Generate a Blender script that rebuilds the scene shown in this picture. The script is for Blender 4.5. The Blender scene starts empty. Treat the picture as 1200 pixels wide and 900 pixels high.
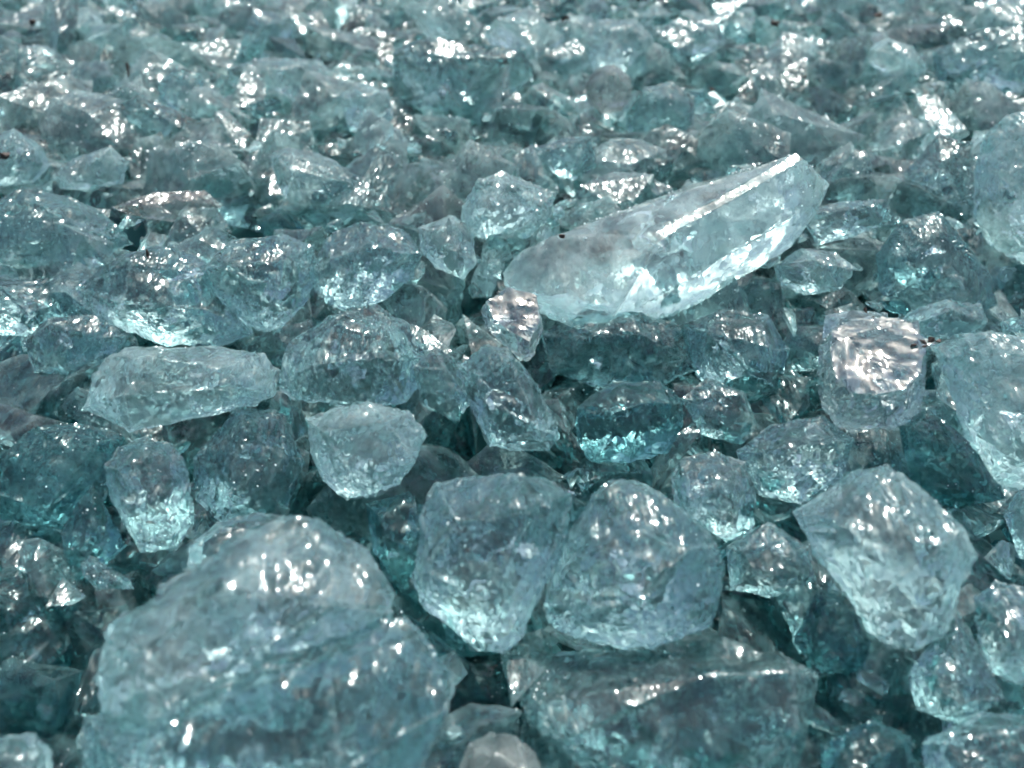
import bpy, bmesh, math, random
import numpy as np
from mathutils import Vector, Matrix, noise
from mathutils.geometry import delaunay_2d_cdt

random.seed(7)
scene = bpy.context.scene

# ------------------------------------------------------------------ camera
CAM_H, PITCH, FPX = 0.135, math.radians(39), 873.0      # metres, down-tilt, focal length in 1200-px units
cam_d = bpy.data.cameras.new('camera')
cam = bpy.data.objects.new('camera', cam_d)
scene.collection.objects.link(cam)
cam.location = (0, 0, CAM_H)
cam.rotation_euler = (math.pi / 2 - PITCH, 0, 0)
cam_d.sensor_width = 36.0
cam_d.lens = FPX / 1200 * 36.0
cam_d.clip_start, cam_d.clip_end = 0.005, 50
cam_d.dof.use_dof = True
cam_d.dof.focus_distance = 0.20
cam_d.dof.aperture_fstop = 15
scene.camera = cam

# ------------------------------------------------------------------ sky, sun, exposure
SUN_EL, SUN_AZ = math.radians(66), math.radians(18)      # sun behind the heap, a little to the right
world = bpy.data.worlds.new('World'); scene.world = world
world.use_nodes = True
wn = world.node_tree; wn.nodes.clear()
sky = wn.nodes.new('ShaderNodeTexSky'); sky.sky_type = 'NISHITA'; sky.sun_disc = False
sky.air_density = 0.7; sky.dust_density = 4.2; sky.ozone_density = 0.45
sky.sun_elevation = SUN_EL; sky.sun_rotation = SUN_AZ
bg = wn.nodes.new('ShaderNodeBackground'); bg.inputs['Strength'].default_value = 0.105
wo = wn.nodes.new('ShaderNodeOutputWorld')
wn.links.new(sky.outputs[0], bg.inputs[0]); wn.links.new(bg.outputs[0], wo.inputs[0])
sun_d = bpy.data.lights.new('sun', 'SUN'); sun_d.energy = 5.0; sun_d.angle = math.radians(0.53)
sun_d.color = (1.0, 0.985, 0.955)
sun = bpy.data.objects.new('sun', sun_d); scene.collection.objects.link(sun)
sdir = Vector((math.sin(SUN_AZ) * math.cos(SUN_EL), math.cos(SUN_AZ) * math.cos(SUN_EL), math.sin(SUN_EL)))
sun.rotation_euler = sdir.to_track_quat('Z', 'Y').to_euler()
sun.location = sdir * 3
vs = scene.view_settings
vs.view_transform = 'Standard'; vs.look = 'None'; vs.exposure = 0.58; vs.gamma = 1.0
vs.use_curve_mapping = False
cy = scene.cycles
cy.max_bounces = 14; cy.transmission_bounces = 14; cy.glossy_bounces = 6; cy.diffuse_bounces = 5
cy.transparent_max_bounces = 12
cy.caustics_reflective = True; cy.caustics_refractive = True
cy.blur_glossy = 0.3
cy.sample_clamp_indirect = 10.0
cy.use_adaptive_sampling = True; cy.adaptive_threshold = 0.07; cy.adaptive_min_samples = 20
cy.use_denoising = True
try: cy.denoiser = 'OPENIMAGEDENOISE'
except Exception: pass

# ------------------------------------------------------------------ pixel -> world
F = Vector((0, math.cos(PITCH), -math.sin(PITCH)))
U = Vector((0, math.sin(PITCH), math.cos(PITCH)))
Rr = Vector((1, 0, 0))
C0 = Vector((0, 0, CAM_H))
def ray(x, y): return (F * FPX + Rr * (x - 600) - U * (y - 450)).normalized()
def hit_z(x, y, z):
    r = ray(x, y); return C0 + r * ((z - CAM_H) / r.z)
def hit_plane(x, y, c, n):
    r = ray(x, y); return C0 + r * ((c - C0).dot(n) / r.dot(n))
def project(p):
    d = p - C0; f = d.dot(F)
    return 600 + FPX * d.dot(Rr) / f, 450 - FPX * d.dot(U) / f, f

# ------------------------------------------------------------------ materials
def glass_material(name, tint, milk, frost=0.18, rough=0.012, bump=0.5, fine=1.0, ior=1.5, rim_lit_frost=0.22, coat=0.04, scuff=0.36):
    """Broken glass: clear refracting body, tinted at every crossing, with a milky share on the fracture faces."""
    m = bpy.data.materials.new(name); m.use_nodes = True
    t = m.node_tree; t.nodes.clear(); N = t.nodes.new; L = t.links.new
    out = N('ShaderNodeOutputMaterial')
    add = N('ShaderNodeNewGeometry')                # texture in metres, the same grain on every piece
    def tex(kind, scale, **kw):
        n = N(kind); n.inputs['Scale'].default_value = scale; L(add.outputs[0], n.inputs['Vector'])
        for k, v in kw.items(): n.inputs[k].default_value = v
        return n
    mp = N('ShaderNodeVectorMath'); mp.operation = 'MULTIPLY'; mp.inputs[1].default_value = (1.0, 0.45, 0.8)
    L(add.outputs[0], mp.inputs[0])
    rip = tex('ShaderNodeTexNoise', 260 * fine, Detail=2.3, Roughness=0.5)
    L(mp.outputs[0], rip.inputs['Vector'])
    b3 = N('ShaderNodeBump'); b3.inputs['Strength'].default_value = 1.0; b3.inputs['Distance'].default_value = bump * 0.003
    L(rip.outputs[0], b3.inputs['Height'])
    gl = N('ShaderNodeBsdfGlass'); gl.inputs['Color'].default_value = (*tint, 1); gl.inputs['IOR'].default_value = ior
    gl.inputs['Roughness'].default_value = rough
    L(b3.outputs[0], gl.inputs['Normal'])
    g2 = N('ShaderNodeBsdfGlass'); g2.inputs['Color'].default_value = (*tint, 1); g2.inputs['IOR'].default_value = ior
    g2.inputs['Roughness'].default_value = 0.24; L(b3.outputs[0], g2.inputs['Normal'])
    gg = N('ShaderNodeMixShader'); gg.inputs[0].default_value = scuff; L(gl.outputs[0], gg.inputs[1]); L(g2.outputs[0], gg.inputs[2])
    df = N('ShaderNodeBsdfDiffuse'); df.inputs['Color'].default_value = (*milk, 1); L(b3.outputs[0], df.inputs['Normal'])
    tr = N('ShaderNodeBsdfTranslucent'); tr.inputs['Color'].default_value = (*milk, 1); L(b3.outputs[0], tr.inputs['Normal'])
    dt = N('ShaderNodeMixShader'); dt.inputs[0].default_value = 0.55; L(df.outputs[0], dt.inputs[1]); L(tr.outputs[0], dt.inputs[2])
    # frosting comes in patches
    pn = tex('ShaderNodeTexNoise', 110, Detail=2.0, Roughness=0.7)
    mr = N('ShaderNodeMapRange'); mr.inputs[1].default_value = 0.40; mr.inputs[2].default_value = 0.70
    mr.inputs[3].default_value = frost * 0.3; mr.inputs[4].default_value = frost * 2.0
    L(pn.outputs[0], mr.inputs[0])
    at = N('ShaderNodeAttribute'); at.attribute_name = 'rim'
    rf = N('ShaderNodeMath'); rf.operation = 'MULTIPLY'; rf.inputs[1].default_value = rim_lit_frost; L(at.outputs['Fac'], rf.inputs[0])  # milkier arrises: chipped edges, plus the sunlit rims put into the colour
    rp = N('ShaderNodeMath'); rp.operation = 'MULTIPLY'; L(rf.outputs[0], rp.inputs[0]); L(pn.outputs[0], rp.inputs[1])
    fs_ = N('ShaderNodeMath'); fs_.operation = 'ADD'; fs_.use_clamp = True; L(mr.outputs[0], fs_.inputs[0]); L(rp.outputs[0], fs_.inputs[1])
    mx = N('ShaderNodeMixShader'); L(fs_.outputs[0], mx.inputs[0]); L(gg.outputs[0], mx.inputs[1]); L(dt.outputs[0], mx.inputs[2])
    ct = N('ShaderNodeBsdfGlossy'); ct.inputs['Roughness'].default_value = 0.095; L(b3.outputs[0], ct.inputs['Normal'])
    mc = N('ShaderNodeMixShader'); mc.inputs[0].default_value = coat; L(mx.outputs[0], mc.inputs[1]); L(ct.outputs[0], mc.inputs[2])
    L(mc.outputs[0], out.inputs['Surface'])
    return m

TINT = (0.785, 0.918, 0.921)
MILK = (0.60, 0.81, 0.83)
M = {
    'aqua':    glass_material('aqua_glass', TINT, MILK, 0.028, bump=0.58),
    'clear':   glass_material('clear_glass', (0.88, 0.958, 0.962), (0.74, 0.89, 0.9), 0.03, 0.01, 0.4, coat=0.05),
    'mirror':  glass_material('flashing_glass', (0.87, 0.958, 0.955), (0.75, 0.9, 0.9), 0.02, 0.01, 0.07, coat=0.17, scuff=0.1),
    'bar':     glass_material('bar_glass', (0.83, 0.945, 0.948), (0.70, 0.88, 0.89), 0.17, 0.02, 0.2, coat=0.06),
    'smooth':  glass_material('smooth_aqua_glass', TINT, MILK, 0.05, 0.01, 0.5, coat=0.04),
    'frost':   glass_material('frosted_glass', (0.825, 0.938, 0.94), (0.66, 0.86, 0.865), 0.10, 0.02, 0.72, coat=0.028),
    'dull':    glass_material('dull_frosted_glass', (0.83, 0.938, 0.942), (0.70, 0.87, 0.88), 0.085, 0.02, 0.5, coat=0.02),
    'teal':    glass_material('teal_glass', (0.725, 0.868, 0.88), (0.45, 0.68, 0.70), 0.04, bump=0.6, coat=0.024),
    'deep':    glass_material('shade_teal_glass', (0.60, 0.805, 0.815), (0.27, 0.50, 0.52), 0.04, coat=0.012),  # darker copy of the glass, shade of the low gaps put into its tint
    'grey':    glass_material('grey_glass', (0.70, 0.77, 0.77), (0.40, 0.48, 0.48), 0.22, 0.06, 0.25, coat=0.01),
    'rose':    glass_material('rose_grey_glass', (0.86, 0.90, 0.89), (0.66, 0.66, 0.65), 0.08, 0.02),
}
cm_ = bpy.data.materials.new('air_crack'); cm_.use_nodes = True; cm_.node_tree.nodes.clear()
_g = cm_.node_tree.nodes.new('ShaderNodeBsdfGlass'); _g.inputs['IOR'].default_value = 1 / 1.5; _g.inputs['Roughness'].default_value = 0.05
_g.inputs['Color'].default_value = (0.97, 0.99, 0.99, 1)
_o = cm_.node_tree.nodes.new('ShaderNodeOutputMaterial'); cm_.node_tree.links.new(_g.outputs[0], _o.inputs['Surface'])
M['crack'] = cm_
def dirt_material():
    m = bpy.data.materials.new('dirt'); m.use_nodes = True; t = m.node_tree
    b = t.nodes['Principled BSDF']; b.inputs['Roughness'].default_value = 0.7
    n = t.nodes.new('ShaderNodeTexNoise'); n.inputs['Scale'].default_value = 600
    r = t.nodes.new('ShaderNodeValToRGB'); r.color_ramp.elements[0].color = (0.006, 0.006, 0.007, 1); r.color_ramp.elements[1].color = (0.06, 0.04, 0.03, 1)
    c = t.nodes.new('ShaderNodeTexCoord'); t.links.new(c.outputs['Object'], n.inputs['Vector'])
    t.links.new(n.outputs[0], r.inputs[0]); t.links.new(r.outputs[0], b.inputs['Base Color'])
    return m
M['dirt'] = dirt_material()
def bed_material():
    m = bpy.data.materials.new('shade_glass_bed'); m.use_nodes = True; t = m.node_tree
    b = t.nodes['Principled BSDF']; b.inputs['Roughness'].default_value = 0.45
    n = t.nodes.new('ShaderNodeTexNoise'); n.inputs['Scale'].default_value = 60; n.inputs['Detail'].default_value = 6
    r = t.nodes.new('ShaderNodeValToRGB'); r.color_ramp.elements[0].color = (0.04, 0.13, 0.14, 1); r.color_ramp.elements[1].color = (0.09, 0.23, 0.245, 1)  # dark teal puts the shadow of the gaps into the base colour
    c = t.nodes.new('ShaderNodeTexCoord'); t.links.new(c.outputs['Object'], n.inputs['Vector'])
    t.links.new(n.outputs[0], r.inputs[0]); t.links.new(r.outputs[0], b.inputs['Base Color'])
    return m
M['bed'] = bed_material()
gm = bpy.data.materials.new('glint_grit'); gm.use_nodes = True
gb = gm.node_tree.nodes['Principled BSDF']; gb.inputs['Base Color'].default_value = (0.85, 0.93, 0.93, 1)  # opaque near-white, so each crumb reads as a painted glint
gb.inputs['Roughness'].default_value = 0.15; gb.inputs['IOR'].default_value = 1.6
M['grit'] = gm

# ------------------------------------------------------------------ broken-glass solids
def seg_dist(P, poly):
    d = np.full(len(P), 1e9)
    for i in range(len(poly)):
        a, b = poly[i], poly[(i + 1) % len(poly)]
        ab = b - a; t = np.clip(((P - a) @ ab) / max(ab @ ab, 1e-15), 0, 1)
        d = np.minimum(d, np.hypot(*(P - a - t[:, None] * ab).T))
    return d
def inside(P, poly):
    c = np.zeros(len(P), bool)
    x, y = P[:, 0], P[:, 1]; n = len(poly)
    for i in range(n):
        (x1, y1), (x2, y2) = poly[i], poly[(i + 1) % n]
        if y1 == y2: continue
        c ^= ((y1 > y) != (y2 > y)) & (x < (x2 - x1) * (y - y1) / (y2 - y1) + x1)
    return c

def poly_area(p): return 0.5 * abs(np.sum(p[:, 0] * np.roll(p[:, 1], -1) - np.roll(p[:, 0], -1) * p[:, 1]))
def hull_solid(name, pts, R, h, seed, scoop=0.05, chip=0.03):
    """Broken glass: flat fracture faces of a hull, cut fine, each face dished by shallow scoops, arrises chipped."""
    bm = bmesh.new()
    for p in pts: bm.verts.new(p)
    r = bmesh.ops.convex_hull(bm, input=bm.verts)
    bmesh.ops.delete(bm, geom=list({g for g in r['geom_interior'] + r['geom_unused'] if isinstance(g, bmesh.types.BMVert)}), context='VERTS')
    bmesh.ops.recalc_face_normals(bm, faces=bm.faces)
    for e in bm.edges: e.smooth = not (len(e.link_faces) == 2 and e.calc_face_angle() > 0.30)
    if h:
        for it in range(6):
            es = [e for e in bm.edges if e.calc_length() > h * 1.4]
            if not es: break
            bmesh.ops.subdivide_edges(bm, edges=es, cuts=1)
            bmesh.ops.triangulate(bm, faces=[f for f in bm.faces if len(f.verts) > 3])
        bm.normal_update()
        sd = Vector(np.random.default_rng(seed).uniform(-50, 50, 3))
        arris = {v for e in bm.edges if not e.smooth for v in e.verts}
        mv = []
        for v in bm.verts:
            p = v.co / R
            if v in arris:
                k = chip * (noise.fractal(p * 5 + sd, 0.9, 2.0, 3) - 0.5)
            else:
                f1 = noise.voronoi(p * 1.6 + sd)[0][0]; f2 = noise.voronoi(p * 4.5 + sd)[0][0]
                k = scoop * (1.4 * f1 * f1 + 0.55 * f2 * f2 + 0.25 * noise.noise(p * 7 + sd) - 0.75)
            mv.append((v, v.normal * k * R))
        for v, d in mv: v.co += d
    me = bpy.data.meshes.new(name)
    bm.to_mesh(me)
    at = me.attributes.new('rim', 'FLOAT', 'POINT')
    if h:
        idx = {v.index for v in arris}
        at.data.foreach_set('value', np.array([1.0 if i in idx else 0.0 for i in range(len(me.vertices))], np.float32))
    bm.free(); me.update()
    if h:
        me.shade_smooth(); me.set_sharp_from_angle(angle=math.radians(26))
    else: me.shade_flat()
    return me

def outline_points(loc, R, thick, seed, flat=False, nf=6, bar=None):
    """Points of a solid whose widest section is the outline `loc` (local x/y, metres), deep both ways along z."""
    rng = np.random.default_rng(seed); la = np.array(loc); c = la.mean(0); pts = []
    for x, y in la: pts.append((x, y, rng.normal(0, 0.10 * R) - (0.45 * R if bar and y > bar[0] else 0)))
    if bar:                                         # a long straight arris flat: (v0, width, slope)
        v0, w, slope, span = bar
        x0, x1 = la[:, 0].min(), la[:, 0].max()
        for k in (0.05, 0.13, 0.2): pts += [(x0 + (x1 - x0) * k, v0 - (0.1 + k) * R, thick * (0.35 + 2.2 * k)), (x0 + (x1 - x0) * k, v0 - 0.35 * R, thick * (0.3 + 2 * k))]
        for k in span:
            x = x0 + (x1 - x0) * k
            pts += [(x, v0 - w / 2, thick), (x, v0 + w / 2, thick - slope * w), (x0 + (x1 - x0) * (0.12 + 0.74 * (k == span[1])), v0 - 0.48 * R, thick * 0.80)]
    elif flat:
        for x, y in la: pts.append((c[0] + (x - c[0]) * 0.82, c[1] + (y - c[1]) * 0.82, thick))
    else:
        a0 = rng.uniform(0, 6.28)
        for k in range(nf):
            i = int(rng.integers(len(la))); f = rng.uniform(0.25, 0.72)
            a = a0 + k * 6.283 / nf
            i = int(np.argmax((la - c) @ np.array([math.cos(a), math.sin(a)])))
            q = c + (la[i] - c) * f
            pts.append((q[0], q[1], thick * rng.uniform(0.6, 1.1) * (1.15 - 0.5 * f)))
    for k in range(6):
        a = rng.uniform(0, 6.28)
        i = int(np.argmax((la - c) @ np.array([math.cos(a), math.sin(a)])))
        q = c + (la[i] - c) * rng.uniform(0.2, 0.75)
        pts.append((q[0], q[1], -thick * rng.uniform(0.7, 1.2)))
    return pts

def ball_points(rng, a, b, c, n):
    P = rng.normal(0, 1, (n, 3)); P /= np.linalg.norm(P, axis=1)[:, None]
    P = np.sign(P) * np.abs(P) ** 0.8
    return P * np.array([a, b, c]) * rng.uniform(0.85, 1.12, (n, 1))

def link(name, me, mat, label=None, cat=None, group=None, kind=None):
    o = bpy.data.objects.new(name, me); scene.collection.objects.link(o)
    if mat and not me.materials: me.materials.append(mat)
    if label: o['label'] = label
    if cat: o['category'] = cat
    if group: o['group'] = group
    if kind: o['kind'] = kind
    return o

# ------------------------------------------------------------------ the surface beneath: one sheet
def ground():
    n = 60; V = []; T = []
    for j in range(n + 1):
        for i in range(n + 1):
            x = -1.2 + 2.4 * i / n; y = -0.6 + 2.6 * j / n
            V.append((x, y, -0.055 + 0.012 * noise.noise(Vector((x * 12, y * 12, 0)))))
    for j in range(n):
        for i in range(n):
            a = j * (n + 1) + i; T.append((a, a + 1, a + n + 2, a + n + 1))
    me = bpy.data.meshes.new('ground'); me.from_pydata(V, [], T); me.shade_smooth()
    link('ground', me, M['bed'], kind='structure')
ground()

# ------------------------------------------------------------------ the pieces one can tell apart
# key, outline in photo pixels, lift of its centre (m), thickness factor, material, label, options
HEROES = [
 ('lobe', [(103,790),(112,755),(135,727),(167,710),(230,677),(283,627),(333,607),(373,608),(430,640),(466,700),(462,720),(400,768),(330,800),(250,840),(185,880),(150,870),(120,840),(110,815)], .024, .5, 'dull',
  'largest frosted aqua glass boulder, out of focus, leaning at the bottom left', dict(scoop=.085, chip=.08, nf=9)),
 ('low', [(85,930),(84,880),(100,840),(125,838),(185,874),(250,838),(330,800),(400,770),(468,722),(500,745),(533,790),(532,830),(505,865),(492,900),(480,950),(300,970),(120,960)], .018, .5, 'aqua',
  'broad aqua glass block cut by the bottom edge under the largest frosted boulder', dict(facets=3)),
 ('midl', [(497,633),(500,600),(512,565),(545,557),(570,570),(600,553),(640,560),(678,578),(663,627),(640,680),(620,713),(610,750),(590,769),(565,763),(533,742),(497,712),(480,675)], .016, .55, 'aqua',
  'aqua glass chunk pointing down, left of the twin pair in the lower middle', dict(facets=4)),
 ('midr', [(720,560),(745,557),(780,580),(815,605),(840,635),(850,660),(846,710),(835,735),(800,750),(760,762),(720,762),(675,752),(645,735),(636,710),(638,685),(655,650),(675,605),(695,575)], .016, .6, 'aqua',
  'domed aqua glass chunk with rounded bottom, right of the twin pair in lower middle', dict(facets=4, round_=.7)),
 ('wedge', [(925,600),(960,580),(1000,550),(1040,543),(1065,560),(1095,590),(1130,620),(1148,650),(1135,675),(1115,705),(1105,740),(1075,765),(1040,760),(1015,740),(990,700),(965,655),(940,620)], .020, .5, 'frost',
  'whitish frosted wedge of glass tapering downward at the lower right', dict(facets=4)),
 ('redge', [(1088,402),(1130,392),(1180,395),(1230,400),(1265,480),(1235,590),(1175,573),(1150,540),(1130,500),(1108,455)], .020, .45, 'frost',
  'pale frosted glass slab cut by the right edge at mid height', dict(facets=3)),
 ('bould', [(1140,200),(1150,160),(1180,135),(1220,125),(1265,180),(1265,280),(1235,315),(1200,312),(1160,290),(1140,260)], .026, .6, 'frost',
  'pale rounded glass boulder cut by the right edge in the upper part', dict(round_=.8)),
 ('slab', [(606,328),(607,302),(626,280),(655,268),(700,255),(760,232),(820,205),(880,190),(925,182),(948,198),(960,222),(948,256),(930,290),(890,315),(850,330),(825,352),(790,370),(750,365),(710,368),(680,365),(645,358),(618,345)], .022, .36, 'bar',
  'long ridged bar of pale glass with a bright streak along its top', dict(axis=((775,275),(925,190)), w=10, span=(.36, .88), scoop=.03, chip=.02)),
 ('cube', [(958,415),(972,398),(1005,400),(1045,398),(1075,402),(1084,440),(1080,475),(1060,498),(1020,505),(985,503),(962,480),(955,440)], .020, .7, 'mirror',
  'clear colourless glass cube glaring white with sunlight at the right', dict(glare=.85, flat=True, scoop=.10)),
 ('cubeback', [(962,400),(965,370),(1000,362),(1042,366),(1046,385),(1040,406),(1000,410)], .018, .6, 'clear',
  'flat clear glass block right behind the glaring cube', dict(round_=.2)),
 ('lslab', [(95,480),(105,455),(120,420),(150,405),(200,410),(260,405),(310,415),(327,435),(325,465),(300,475),(275,482),(240,485),(215,495),(155,507),(125,490)], .020, .5, 'frost',
  'wide pale glass slab with a ragged lower rim, left of centre', dict(facets=4, scoop=.06)),
 ('sparkle', [(357,490),(385,478),(430,470),(480,480),(500,505),(490,545),(470,570),(440,582),(405,588),(375,565),(365,530)], .016, .6, 'frost',
  'sparkling white-rimmed rounded glass lump in front of the wide pale slab', dict(scoop=.09)),
 ('brick', [(540,430),(570,410),(595,412),(620,440),(640,480),(652,510),(640,525),(605,525),(575,520),(560,490),(548,455)], .014, .6, 'aqua',
  'oblong upright glass block standing at the centre beside a dark gap', dict(round_=.25)),
 ('dim', [(680,480),(720,450),(770,450),(800,470),(795,500),(780,530),(740,540),(695,540),(680,515)], .008, .6, 'deep',
  'dim teal glass lump with one small glint, right of the oblong block', {}),
 ('pent', [(790,560),(800,540),(840,530),(870,545),(882,580),(880,620),(850,632),(820,610),(792,590)], .006, .6, 'aqua',
  'dull glass chunk behind the domed twin chunk, touching its right shoulder', {}),
 ('hollow', [(125,550),(140,525),(170,515),(200,525),(220,560),(225,610),(205,640),(165,643),(145,610),(130,580)], .010, .55, 'aqua',
  'glossy hollow-looking glass piece below the wide pale slab', dict(round_=.7)),
 ('bed', [(605,790),(620,760),(680,755),(760,775),(840,755),(930,760),(960,790),(962,830),(950,870),(920,915),(840,945),(740,935),(680,905),(640,870),(610,840)], .000, .42, 'smooth',
  'broad low glass block under the domed twin chunk with a twin dash of light', dict(axis=((755,798),(925,789)), w=4, scoop=.06, chip=.09, span=(.58, .86))),
 ('bpeb', [(535,905),(550,870),(575,856),(605,862),(630,885),(645,925),(590,955),(540,935)], .004, .45, 'grey',
  'smooth grey rounded piece cut by the bottom edge', dict(nf=12, scoop=.02)),
 ('lbot', [(-20,875),(10,860),(40,858),(60,878),(62,905),(50,930),(10,940),(-25,925)], .012, .6, 'frost',
  'small rounded pale glass lump in the bottom left corner', dict(round_=.8)),
 ('rlow', [(1140,700),(1165,680),(1210,690),(1235,740),(1225,800),(1190,805),(1160,790),(1145,750)], .008, .6, 'aqua',
  'glassy chunk at the right edge, below right of the whitish wedge', {}),
 ('pale', [(540,240),(560,210),(590,200),(620,212),(652,228),(645,258),(618,280),(585,287),(555,277),(540,262)], .018, .6, 'frost',
  'pale rounded glass nugget just left of the long ridged bar', dict(round_=.7)),
 ('loop', [(370,310),(390,275),(420,265),(470,270),(490,300),(480,325),(450,350),(410,362),(385,355),(370,335)], .012, .6, 'aqua',
  'round clear lump with curled bright edges, left of centre', dict(round_=.8)),
 ('leanr', [(490,265),(530,250),(555,270),(558,310),(545,328),(510,315),(492,295)], .012, .5, 'frost',
  'small leaning glass chip under the pale rounded nugget', {}),
 ('pyr', [(245,310),(275,283),(330,280),(365,290),(368,330),(350,360),(320,390),(290,380),(255,345)], .012, .6, 'aqua',
  'swirl-faced aqua chunk left of the round clear lump', dict(scoop=.08)),
 ('hump', [(330,450),(345,400),(390,370),(440,360),(475,385),(495,420),(490,450),(470,472),(400,470),(350,468)], .010, .6, 'aqua',
  'humped aqua chunk just behind the sparkling white-rimmed lump', {}),
 ('flat', [(90,335),(140,295),(200,290),(245,312),(260,350),(292,388),(250,404),(180,398),(120,372)], .012, .45, 'aqua',
  'broad flat-topped aqua piece behind the wide pale slab', dict(facets=3)),
 ('lsm', [(30,400),(60,375),(110,372),(148,395),(125,425),(90,440),(45,435)], .006, .5, 'aqua',
  'crumbly aqua piece at far left, behind the end of wide pale slab', {}),
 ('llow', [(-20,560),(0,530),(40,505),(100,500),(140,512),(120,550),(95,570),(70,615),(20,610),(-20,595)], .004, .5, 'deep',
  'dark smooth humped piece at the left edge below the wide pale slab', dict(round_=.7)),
 ('fan', [(313,180),(340,170),(390,185),(430,215),(432,245),(405,265),(380,275),(345,250),(325,220)], .014, .5, 'frost',
  'fan-shaped pale glass shard with streaks, upper left of centre', {}),
 ('pflat', [(60,205),(85,185),(130,170),(150,190),(145,215),(110,225),(70,222)], .012, .5, 'frost',
  'pale flat pebble-like glass piece, second from the left edge in the upper part', {}),
 ('pledge', [(-25,170),(15,150),(50,170),(60,195),(40,215),(0,222),(-25,210)], .014, .55, 'frost',
  'whitish speckled glass lump cut by the left edge in the upper part', {}),
 ('rose', [(130,242),(180,225),(240,222),(262,240),(240,264),(195,260),(150,252)], .012, .4, 'rose',
  'flat rosy-grey glass sliver lying at the upper left', dict(scoop=.08)),
 ('rhomb', [(212,180),(255,175),(285,200),(270,214),(228,213)], .006, .5, 'deep',
  'dark teal rhomb-shaped piece just behind the rosy-grey sliver', {}),
 ('trap', [(300,258),(330,245),(355,265),(352,285),(315,282)], .006, .5, 'deep',
  'small dark teal chip in front of the fan-shaped shard', {}),
 ('gpeb', [(685,98),(698,80),(720,75),(738,88),(742,112),(728,130),(705,134),(688,120)], .022, .8, 'grey',
  'grey ball-like pebble of dull glass near the top centre', dict(nf=12, scoop=.02)),
 ('gpn', [(735,135),(755,105),(785,98),(812,115),(810,145),(790,165),(760,174),(738,158)], .012, .6, 'aqua',
  'rounded bubbly glass piece touching the grey ball-like pebble on the right', dict(round_=.7)),
 ('tshard', [(1008,58),(1040,42),(1070,55),(1088,80),(1072,97),(1040,88),(1020,75)], .016, .5, 'frost',
  'whitish shard catching light near the top, right of centre', {}),
 ('tpale', [(685,45),(700,22),(745,20),(768,45),(758,88),(740,92),(712,80),(692,84)], .016, .5, 'frost',
  'bright pale glass block behind the grey ball-like pebble', {}),
 ('toval', [(752,45),(795,22),(840,30),(849,50),(820,68),(780,73),(756,62)], .014, .4, 'aqua',
  'flat oval glass disc near the top, right of the bright pale block', dict(round_=.8)),
 ('tlong', [(265,78),(310,65),(370,68),(393,85),(385,106),(340,116),(290,108),(268,96)], .012, .5, 'frost',
  'long pale lozenge of glass near the top, left of centre', {}),
 ('tsq', [(185,98),(210,80),(236,90),(242,118),(210,132),(190,120)], .012, .5, 'aqua',
  'squarish glass lump just left of the long pale lozenge', {}),
 ('tdia', [(133,126),(165,114),(200,128),(240,145),(248,165),(215,171),(170,152),(140,142)], .012, .45, 'aqua',
  'slanting lens-like piece in front of the squarish lump, upper left', {}),
 ('tcone', [(395,112),(420,95),(455,105),(463,140),(440,158),(410,155)], .014, .6, 'frost',
  'cone-like pale lump right of the long pale lozenge', {}),
 ('twide', [(462,62),(500,50),(560,62),(612,60),(620,88),(580,112),(552,150),(500,142),(466,112)], .012, .5, 'aqua',
  'wide glass chunk with several slanted white glints near the top centre', dict(scoop=.09)),
 ('tmid', [(630,172),(660,162),(690,160),(698,195),(672,210),(632,202),(612,188)], .010, .5, 'aqua',
  'clear block behind the pale rounded nugget', {}),
 ('l46', [(-25,245),(30,222),(80,230),(130,260),(150,285),(110,302),(40,312),(-25,305)], .010, .5, 'aqua',
  'broad sloping piece at the left edge in front of the whitish speckled lump', {}),
 ('l47', [(-25,325),(20,330),(90,332),(92,370),(40,392),(-25,390)], .006, .5, 'aqua',
  'chunk at the left edge, left of the broad flat-topped piece', {}),
 ('r48', [(905,312),(940,290),(980,295),(1005,315),(985,340),(945,348),(915,336)], .010, .55, 'frost',
  'pale lump in front of the right end of the long ridged bar', {}),
 ('r49', [(940,252),(985,237),(1038,235),(1040,260),(1000,276),(960,286)], .014, .4, 'aqua',
  'flat glass plate beside the right end of the long ridged bar', dict(facets=2)),
 ('r50', [(962,192),(1000,175),(1016,180),(1026,215),(1000,236),(972,228)], .014, .5, 'aqua',
  'upright square chip behind the right end of the long ridged bar', {}),
 ('r51', [(1030,300),(1060,262),(1100,252),(1150,318),(1166,355),(1120,378),(1060,372),(1032,340)], .008, .5, 'teal',
  'dark sloping slab with a long straight edge, left of the pale rounded boulder', dict(facets=3, scoop=.03)),
 ('r52', [(1052,382),(1068,365),(1110,352),(1145,358),(1158,378),(1140,395),(1090,397)], .014, .5, 'aqua',
  'clear oval lump right behind the pale frosted slab at the right edge', dict(round_=.8)),
 ('r54', [(800,382),(850,365),(900,370),(922,410),(910,460),(870,472),(820,442)], .006, .55, 'teal',
  'smooth teal chunk below the long ridged bar, left of the glaring cube', dict(scoop=.07)),
 ('r53', [(800,470),(830,445),(870,462),(885,500),(868,520),(825,508)], .004, .5, 'aqua',
  'small rippled chunk wedged in front of the smooth teal chunk', {}),
 ('r55', [(868,530),(905,500),(960,490),(997,515),(985,560),(940,588),(892,578)], .008, .55, 'aqua',
  'glittery lump in front of the glaring cube', dict(scoop=.09)),
 ('r56', [(1055,500),(1090,480),(1130,512),(1160,556),(1172,582),(1120,592),(1070,562)], .004, .5, 'deep',
  'dark slab under the pale frosted slab at the right edge', {}),
 ('c57', [(640,392),(690,366),(750,370),(800,382),(812,430),(770,450),(700,452),(650,432)], .004, .55, 'teal',
  'large shaded teal chunk beneath the long ridged bar', {}),
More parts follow.
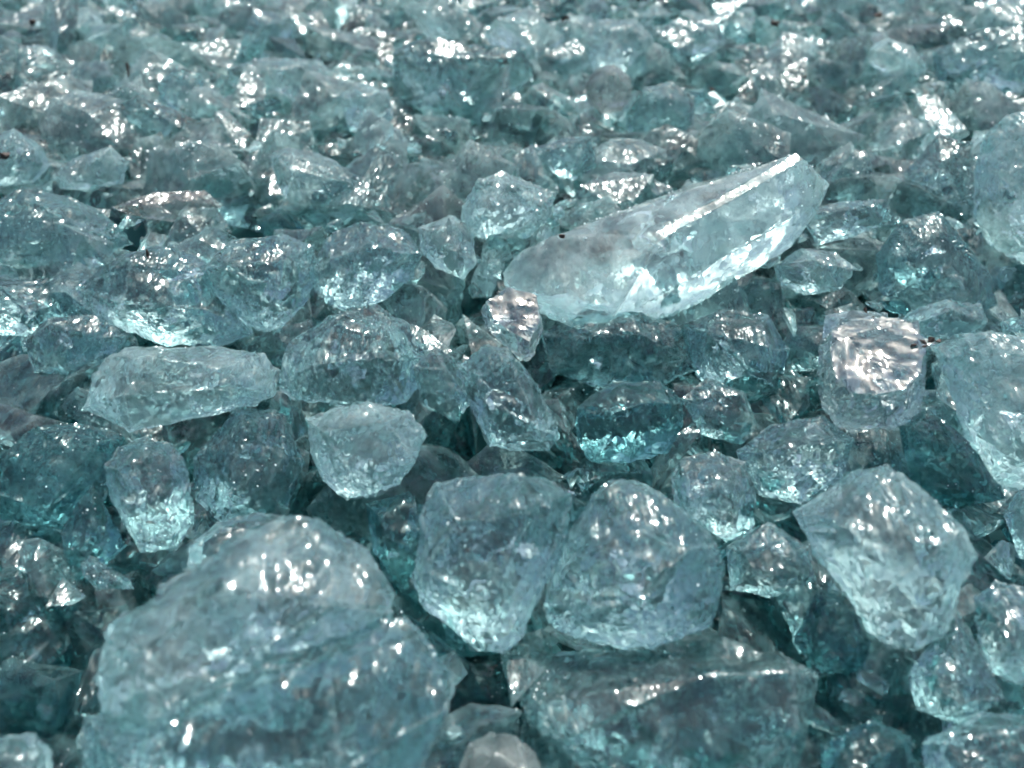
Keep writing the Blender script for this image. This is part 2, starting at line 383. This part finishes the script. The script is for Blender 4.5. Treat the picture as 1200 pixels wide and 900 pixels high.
 ('c58', [(562,365),(590,345),(632,355),(637,390),(622,422),(592,406),(570,388)], .012, .6, 'mirror',
  'crackled clear crystal with a white sun glare just behind the oblong block', dict(scoop=.12, glare=.75, flat=True)),
 ('c59', [(485,432),(510,410),(542,425),(552,470),(532,492),(497,472)], .008, .55, 'aqua',
  'rounded glass piece between the humped chunk and the oblong block', dict(round_=.8)),
 ('r60', [(1060,205),(1100,160),(1138,172),(1140,268),(1112,280),(1072,252)], .014, .5, 'aqua',
  'tall glittery chunk touching the left side of pale rounded boulder', dict(scoop=.09)),
 ('r61', [(1095,62),(1150,36),(1200,32),(1240,60),(1225,112),(1150,126),(1105,102)], .014, .5, 'teal',
  'large speckled chunk in the top right corner', dict(scoop=.08)),
 ('l62', [(230,540),(280,482),(330,490),(352,540),(332,600),(262,612),(232,582)], .004, .5, 'teal',
  'dark teal chunk left of the sparkling white-rimmed lump', {}),
 ('l63', [(222,672),(224,638),(255,614),(300,602),(330,606),(285,640),(240,690)], .014, .5, 'aqua',
  'thin rim of glass peeking out behind the largest frosted boulder', {}),
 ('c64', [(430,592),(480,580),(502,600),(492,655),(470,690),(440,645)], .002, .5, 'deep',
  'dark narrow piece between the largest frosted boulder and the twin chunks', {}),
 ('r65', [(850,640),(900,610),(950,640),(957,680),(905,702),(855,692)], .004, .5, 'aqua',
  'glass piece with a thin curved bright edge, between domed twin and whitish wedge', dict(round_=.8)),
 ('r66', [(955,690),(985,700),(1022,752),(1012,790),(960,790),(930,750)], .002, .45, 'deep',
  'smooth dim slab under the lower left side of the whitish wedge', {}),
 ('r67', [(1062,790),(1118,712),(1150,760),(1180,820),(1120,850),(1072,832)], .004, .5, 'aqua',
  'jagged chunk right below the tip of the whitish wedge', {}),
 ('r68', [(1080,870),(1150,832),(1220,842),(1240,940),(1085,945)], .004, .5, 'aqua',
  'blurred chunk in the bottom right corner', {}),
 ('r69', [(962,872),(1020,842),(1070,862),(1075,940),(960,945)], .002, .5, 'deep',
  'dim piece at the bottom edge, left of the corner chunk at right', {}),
 ('l70', [(72,625),(108,572),(146,640),(122,662),(88,682)], .002, .5, 'deep',
  'dark shard left of the glossy hollow-looking piece', {}),
 ('l71', [(96,662),(106,652),(150,678),(154,690),(112,690),(98,674)], .006, .6, 'aqua',
  'small pale splinter above the largest frosted boulder at left', {}),
 ('chip', [(941,502),(954,494),(967,507),(946,514)], .020, .6, 'clear',
  'tiny bright chip at the lower left corner of the glaring cube', {}),
 ('r74', [(1178,605),(1195,575),(1240,580),(1240,665),(1195,652)], .012, .5, 'aqua',
  'chunk at the right edge directly below the pale frosted slab', {}),
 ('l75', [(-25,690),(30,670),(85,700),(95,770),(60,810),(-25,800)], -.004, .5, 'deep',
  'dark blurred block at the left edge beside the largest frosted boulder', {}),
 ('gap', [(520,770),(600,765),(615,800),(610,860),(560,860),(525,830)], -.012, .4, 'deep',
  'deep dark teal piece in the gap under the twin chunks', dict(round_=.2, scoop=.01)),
]
HPOLY = {}
HINFO = {}
for i, (key, px, lift, tf, mat, label, opt) in enumerate(HEROES):
    pp = np.array(px, float)
    if mat in ('aqua', 'teal', 'deep') and pp[:, 1].max() < 700:      # these run on beneath their neighbours
        pp = pp.mean(0) + (pp - pp.mean(0)) * 1.09; px = [tuple(q) for q in pp]
    HPOLY[key] = pp
    cx, cy_ = (pp.min(0) + pp.max(0)) / 2
    c = hit_z(cx, cy_, lift)
    to_cam = (C0 - c).normalized(); half = (to_cam + sdir).normalized()
    rnd = Vector((random.uniform(-.25, .25), random.uniform(-.1, .1), random.uniform(-.1, .1)))
    n = (to_cam * 0.80 + Vector((0, 0, 1)) * 0.22 + rnd).normalized()
    if opt.get('glare'): n = (half * opt['glare'] + to_cam * (1 - opt['glare'])).normalized()
    u = Rr - n * n.dot(Rr); u.normalize()
    if 'axis' in opt:
        (xa, ya), (xb, yb) = opt['axis']
        A = (hit_plane(xb, yb, c, half) - hit_plane(xa, ya, c, half)).normalized()
        n = (to_cam - A * A.dot(to_cam)).normalized(); u = A
    v = n.cross(u)
    def local(x, y):
        q = hit_plane(x, y, c, n) - c
        return (q.dot(u), q.dot(v))
    la = np.array([local(x, y) for x, y in px])
    R = math.sqrt(poly_area(la) / math.pi)
    ppx = math.sqrt(poly_area(pp) / math.pi)
    bar = None
    if 'axis' in opt:
        k = (c - C0).length / FPX
        bar = (local(*opt['axis'][0])[1], opt.get('w', 10) * k, half.dot(v) / half.dot(n), opt['span'])
    pts = outline_points(la, R, R * tf * 1.3, 100 + i, opt.get('flat', False), opt.get('nf', 6), bar)
    h = R / max(6, min(20, ppx / 4.5))
    me = hull_solid('glass_chunk', pts, R, h, 300 + i, opt.get('scoop', .085), opt.get('chip', .05))
    o = link('glass_chunk', me, M[mat], label, 'glass chunk', 'broken glass pieces on the heap')
    o.matrix_world = Matrix.Translation(c) @ Matrix((u, v, n)).transposed().to_4x4()
    HINFO[key] = (c, R, label)
    if ppx > 34 and mat != 'grey':
        rg = np.random.default_rng(500 + i)
        for k in range(3):
            cr = R * rg.uniform(.16, .34)
            cm = hull_solid('inner_crack', ball_points(rg, cr, cr * rg.uniform(.5, .9), cr * .05, 14), cr, cr / 4, 40 + k + i, .03, .03)
            # a bent sheet, not a flat disc
            for vv in cm.vertices: vv.co.z += cr * .5 * noise.noise(vv.co / cr * 1.3 + Vector((k, i, 0)))
            co_ = link('inner_crack', cm, M['crack'])
            co_.parent = o
            co_.location = (rg.uniform(-.3, .3) * R, rg.uniform(-.3, .3) * R, rg.uniform(-.25, .25) * R * tf)
            co_.rotation_euler = (rg.uniform(-1.2, 1.2), rg.uniform(-1.2, 1.2), rg.uniform(0, 6.28))

# ------------------------------------------------------------------ smaller pieces filling the heap
rngp = np.random.default_rng(5)
PROTO = []
for k in range(28):
    a_, b_, c_ = [(1.0, .9, .75), (1.25, .9, .5), (1.5, .75, .55), (1.1, 1.0, .35), (1.8, .6, .45), (.95, .9, .9), (1.2, .7, .7)][k % 7]
    PROTO.append(hull_solid('glass_piece', ball_points(rngp, .011 * a_, .011 * b_, .011 * c_, int(rngp.integers(9, 15))), .01, .0021, 900 + k, .055, .05))
MATW = ['aqua'] * 8 + ['frost'] * 6 + ['teal'] * 4 + ['clear'] * 3
PM = {}
def proto(k, mat):
    if (k, mat) not in PM:
        me = PROTO[k].copy(); me.materials.clear(); me.materials.append(M[mat]); PM[(k, mat)] = me
    return PM[(k, mat)]
def covered(x, y, s):
    p = np.array([[x, y]])
    for key, pp in HPOLY.items():
        if x < pp[:, 0].min() or x > pp[:, 0].max() or y < pp[:, 1].min() or y > pp[:, 1].max(): continue
        if inside(p, pp)[0] and seg_dist(p, pp)[0] > s * 0.25: return True
    return False
placed = []; fillers = []; nfar = 0
for attempt in range(16000):
    if len(fillers) >= 298: break
    x, y = random.uniform(-40, 1240), random.uniform(-45, 930)
    far = y < 330
    if far and nfar >= 140: continue
    s = random.choice([.016, .020, .024, .028] if far else [.010, .013, .016, .019]) * random.uniform(.9, 1.1)
    if y > 600: s = min(s, .013)
    z = random.uniform(-.004, .006) if far else -0.009 + random.uniform(-.004, .003)
    p = hit_z(x, y, z); dpt = (p - C0).length
    spx = s / dpt * FPX
    if covered(x, y, spx): continue
    if any((p - q).length < (0.45 if far else 0.50) * (s + r) for q, r in placed): continue
    placed.append((p, s)); fillers.append((x, y, p, s)); nfar += far

RELN = {}
shape_words = ['blocky', 'rounded', 'jagged', 'slanted']
for (x, y, p, s) in fillers:
    k = random.randrange(28); mat = random.choice(MATW)
    if y > 420: mat = random.choice(['aqua', 'teal', 'deep', 'deep', 'teal', 'aqua'])  # darker glasses here put the heap's mid-band shading into the colour
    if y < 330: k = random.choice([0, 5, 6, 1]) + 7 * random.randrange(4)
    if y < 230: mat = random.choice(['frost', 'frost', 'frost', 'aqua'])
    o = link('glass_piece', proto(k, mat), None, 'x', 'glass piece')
    o.location = p; f = s / 0.01
    o.scale = (f, f, f * random.uniform(.85, 1.1))
    o.rotation_euler = (random.uniform(-.9, .9), random.uniform(-.9, .9), random.uniform(0, 6.28))
    best = min(HPOLY, key=lambda q: float(seg_dist(np.array([[x, y]]), HPOLY[q])[0]))
    hc = HPOLY[best].mean(0); dx, dy = x - hc[0], y - hc[1]
    rel = ('right of' if dx > 0 else 'left of') if abs(dx) > abs(dy) else ('in front of' if dy > 0 else 'behind')
    tone = {'aqua': 'aqua', 'frost': 'pale', 'teal': 'teal', 'deep': 'dark teal', 'clear': 'clear', 'rose': 'greyish'}[mat]
    RELN.setdefault((best, rel, tone), []).append((x, o))
ORD = ['leftmost', 'second from left', 'third from left', 'fourth from left', 'fifth from left', 'sixth from left', 'seventh from left', 'eighth from left', 'ninth from left', 'tenth from left', 'eleventh from left', 'twelfth from left', 'thirteenth from left', 'fourteenth from left', 'fifteenth from left']
for (best, rel, tone), lst in RELN.items():
    ref = HINFO[best][2].split(',')[0]
    for w in (' just', ' right behind', ' at the bottom left', ' with ', ' cut by', ' beside', ' below', ' near the', ' behind', ' under', ' in front', ' touching', ' left of', ' right of', ' between', ' pointing', ' tapering', ' at ', ' beneath', ' wedged', ' above', ' catching', ' glaring', ' lying', ' standing', ' peeking', ' directly', ' in the'):
        if len(ref.split(w)[0].split()) >= 3: ref = ref.split(w)[0]
    lst.sort(key=lambda t: t[0])
    for j, (x, o) in enumerate(lst):
        if len(ref.split()) > 8: ref = ref.split(' of the')[0]
        pre = f'{tone} glass piece {rel} the {ref}'
        if len(lst) > 1: pre += f', {ORD[min(j, 14)]}'
        o['label'] = pre
        o['group'] = 'small glass pieces packed in the heap'

# ------------------------------------------------------------------ the uncountable rest of the heap, below and beyond
def rubble():
    V = []; T = []; off = 0; MI = []
    lows = []
    for k in range(8):
        me = hull_solid('tmp', ball_points(rngp, .011, .009, .007, 11), .01, 0, k)
        lows.append((np.array([v.co[:] for v in me.vertices]), np.array([p.vertices[:] for p in me.polygons])))
        bpy.data.meshes.remove(me)
    g = 0.019
    for layer in range(2):
        for jy in range(int(1.15 / g)):
            y = 0.0 + jy * g
            half = 0.12 + y * 0.80
            for ix in range(int(2 * half / g)):
                x = -half + ix * g
                p = Vector((x + random.uniform(-.4, .4) * g, y + random.uniform(-.4, .4) * g, -0.020 - layer * 0.016 + random.uniform(-.004, .004)))
                if y > 0.27: p.z += 0.014 + random.uniform(-.004, .006)
                v, t = random.choice(lows)
                E = Matrix.Rotation(random.uniform(0, 6.28), 3, 'Z') @ Matrix.Rotation(random.uniform(-1, 1), 3, 'X')
                f = random.uniform(.9, 1.45) * (1.45 if y > .27 else 1)
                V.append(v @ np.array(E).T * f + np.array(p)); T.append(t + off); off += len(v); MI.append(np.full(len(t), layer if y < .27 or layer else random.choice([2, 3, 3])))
    for k in range(1100):                           # small fragments lying in the gaps, thicker towards the far end
        x, y = random.uniform(-60, 1260), random.uniform(-60, 930) if k % 3 == 0 else random.uniform(-60, 330)
        p = hit_z(x, y, random.uniform(-.006, .010) if y < 330 else random.uniform(-.012, .004))
        v, t = random.choice(lows)
        E = Matrix.Rotation(random.uniform(0, 6.28), 3, 'Z') @ Matrix.Rotation(random.uniform(-1.4, 1.4), 3, 'X')
        f = random.choice([.15, .2, .28, .36, .45, .55]) * (1.15 if y < 330 else .8)
        sc3 = np.array([random.uniform(.7, 1.6), random.uniform(.5, 1.1), random.uniform(.5, 1)])
        if abs(x - 841) < 75 and abs(y - 115) < 50: f *= .2
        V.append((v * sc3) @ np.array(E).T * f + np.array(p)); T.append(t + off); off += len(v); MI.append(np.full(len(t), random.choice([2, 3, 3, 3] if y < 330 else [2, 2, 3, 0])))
    V = np.vstack(V); T = np.vstack(T)
    me = bpy.data.meshes.new('glass_rubble'); me.from_pydata(V.tolist(), [], T.tolist())
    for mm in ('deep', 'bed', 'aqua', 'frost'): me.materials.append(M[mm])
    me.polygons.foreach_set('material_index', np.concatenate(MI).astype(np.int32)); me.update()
    o = link('glass_rubble', me, M['bed'], 'mass of small teal glass rubble packed beneath the larger pieces', 'glass rubble', kind='stuff')
rubble()

# ------------------------------------------------------------------ white grit added on the pieces to stand in for sun glints
def grit(count=5000):
    rg = np.random.default_rng(11)
    tris = []; wts = []
    for o in list(scene.objects):
        if o.type != 'MESH' or not o.name.startswith(('glass_chunk', 'glass_piece')): continue
        mw = o.matrix_basis; nm = mw.to_3x3(); me = o.data
        for p in me.polygons:
            n = (nm @ p.normal).normalized()
            if n.z < 0.15: continue
            c = mw @ p.center
            x, y, f = project(c)
            if -30 < x < 1230 and -30 < y < 930:
                tris.append((c, n, f)); wts.append(p.area * nm.col[0].length ** 2 / f ** 2 * (0.05 + max(0, noise.noise(c * 70) - .1) ** 1.5 * 6) * (2.2 if y < 300 else 1))
    wts = np.array(wts); wts /= wts.sum()
    V = []; T = []
    base = np.array([(1,0,0),(-.4,.9,0),(-.5,-.8,.1),(.1,0,.9),(0,.1,-.7)]); ft = np.array([(0,1,3),(1,2,3),(2,0,3),(1,0,4),(2,1,4),(0,2,4)])
    for k, i in enumerate(rg.choice(len(tris), count, p=wts)):
        c, n, f = tris[i]
        s_ = f / FPX * rg.choice([.45, .7, 1.0, 1.4, 2.0], p=[.3, .3, .2, .15, .05])
        q = Matrix.Rotation(rg.uniform(0, 6.28), 3, 'Z') @ Matrix.Rotation(rg.uniform(-.8, .8), 3, 'X')
        V.append(base * rg.uniform(.6, 1.3, 3) @ np.array(q).T * s_ + np.array(c + n * s_ * .3)); T.append(ft + 5 * k)
    me = bpy.data.meshes.new('glint_grit'); me.from_pydata(np.vstack(V).tolist(), [], np.vstack(T).tolist())
    link('glint_grit', me, M['grit'], 'added white crumbs standing in for glints on the glass pieces', 'glint crumbs', kind='stuff')
grit()

# ------------------------------------------------------------------ specks of dirt
def speck(x, y, z, w, h, seed, label):
    rng = np.random.default_rng(seed)
    c = hit_z(x, y, z); s = (c - C0).length / FPX
    me = hull_solid('dirt_speck', ball_points(rng, w / 2 * s, h / 2 * s, min(w, h) / 2 * s, 10), min(w, h) / 2 * s, min(w, h) / 5 * s, seed, .2, .2)
    o = link('dirt_speck', me, M['dirt'], label, 'dirt speck', 'dark specks of dirt on the glass')
    n = (C0 - c).normalized(); u = (Rr - n * n.dot(Rr)).normalized()
    o.matrix_world = Matrix.Translation(c) @ Matrix((u, n.cross(u), n)).transposed().to_4x4()
for k, (dx, dy, w) in enumerate([(0, 0, 11), (11, -3, 9), (-9, 4, 8), (4, 5, 6), (20, -2, 7)]):
    speck(1080 + dx, 401 + dy, .034, w, w * .8, 20 + k, ['largest black crumb', 'second largest black crumb', 'leftmost black crumb', 'smallest, lowest black crumb', 'rightmost black crumb'][k] + ' of the cluster between glaring cube and right-edge slab')
speck(660, 277, .040, 12, 6, 2, 'black speck on the left end of long ridged bar')
speck(908, 27, .02, 10, 8, 3, 'dark crumb near the top, left of the whitish shard')
speck(835, 104, .02, 8, 5, 4, 'tiny black speck right of the rounded bubbly piece')
speck(78, 12, .02, 10, 10, 5, 'dark crumb near the top left corner')
speck(40, 28, .02, 8, 9, 6, 'small brown crumb below the top left corner crumb')
speck(1015, 363, .032, 6, 7, 7, 'black grain on the flat clear block')
speck(6, 182, .030, 12, 9, 8, 'brown crumb on the whitish speckled lump at the left edge')
speck(150, 82, .024, 5, 16, 9, 'thin brown splinter left of the squarish lump, upper left')
speck(590, 72, .024, 9, 5, 10, 'dark fleck on the wide chunk with slanted glints')
speck(548, 645, .044, 7, 5, 11, 'small dark pit on the left chunk of the twin pair')
speck(662, 22, .022, 11, 7, 12, 'black crumb at the top edge left of the bright pale block')
speck(172, 298, .026, 5, 12, 13, 'brown sliver on the broad flat-topped piece')
speck(1030, 18, .022, 10, 5, 14, 'brown fleck at the top edge above the whitish shard')
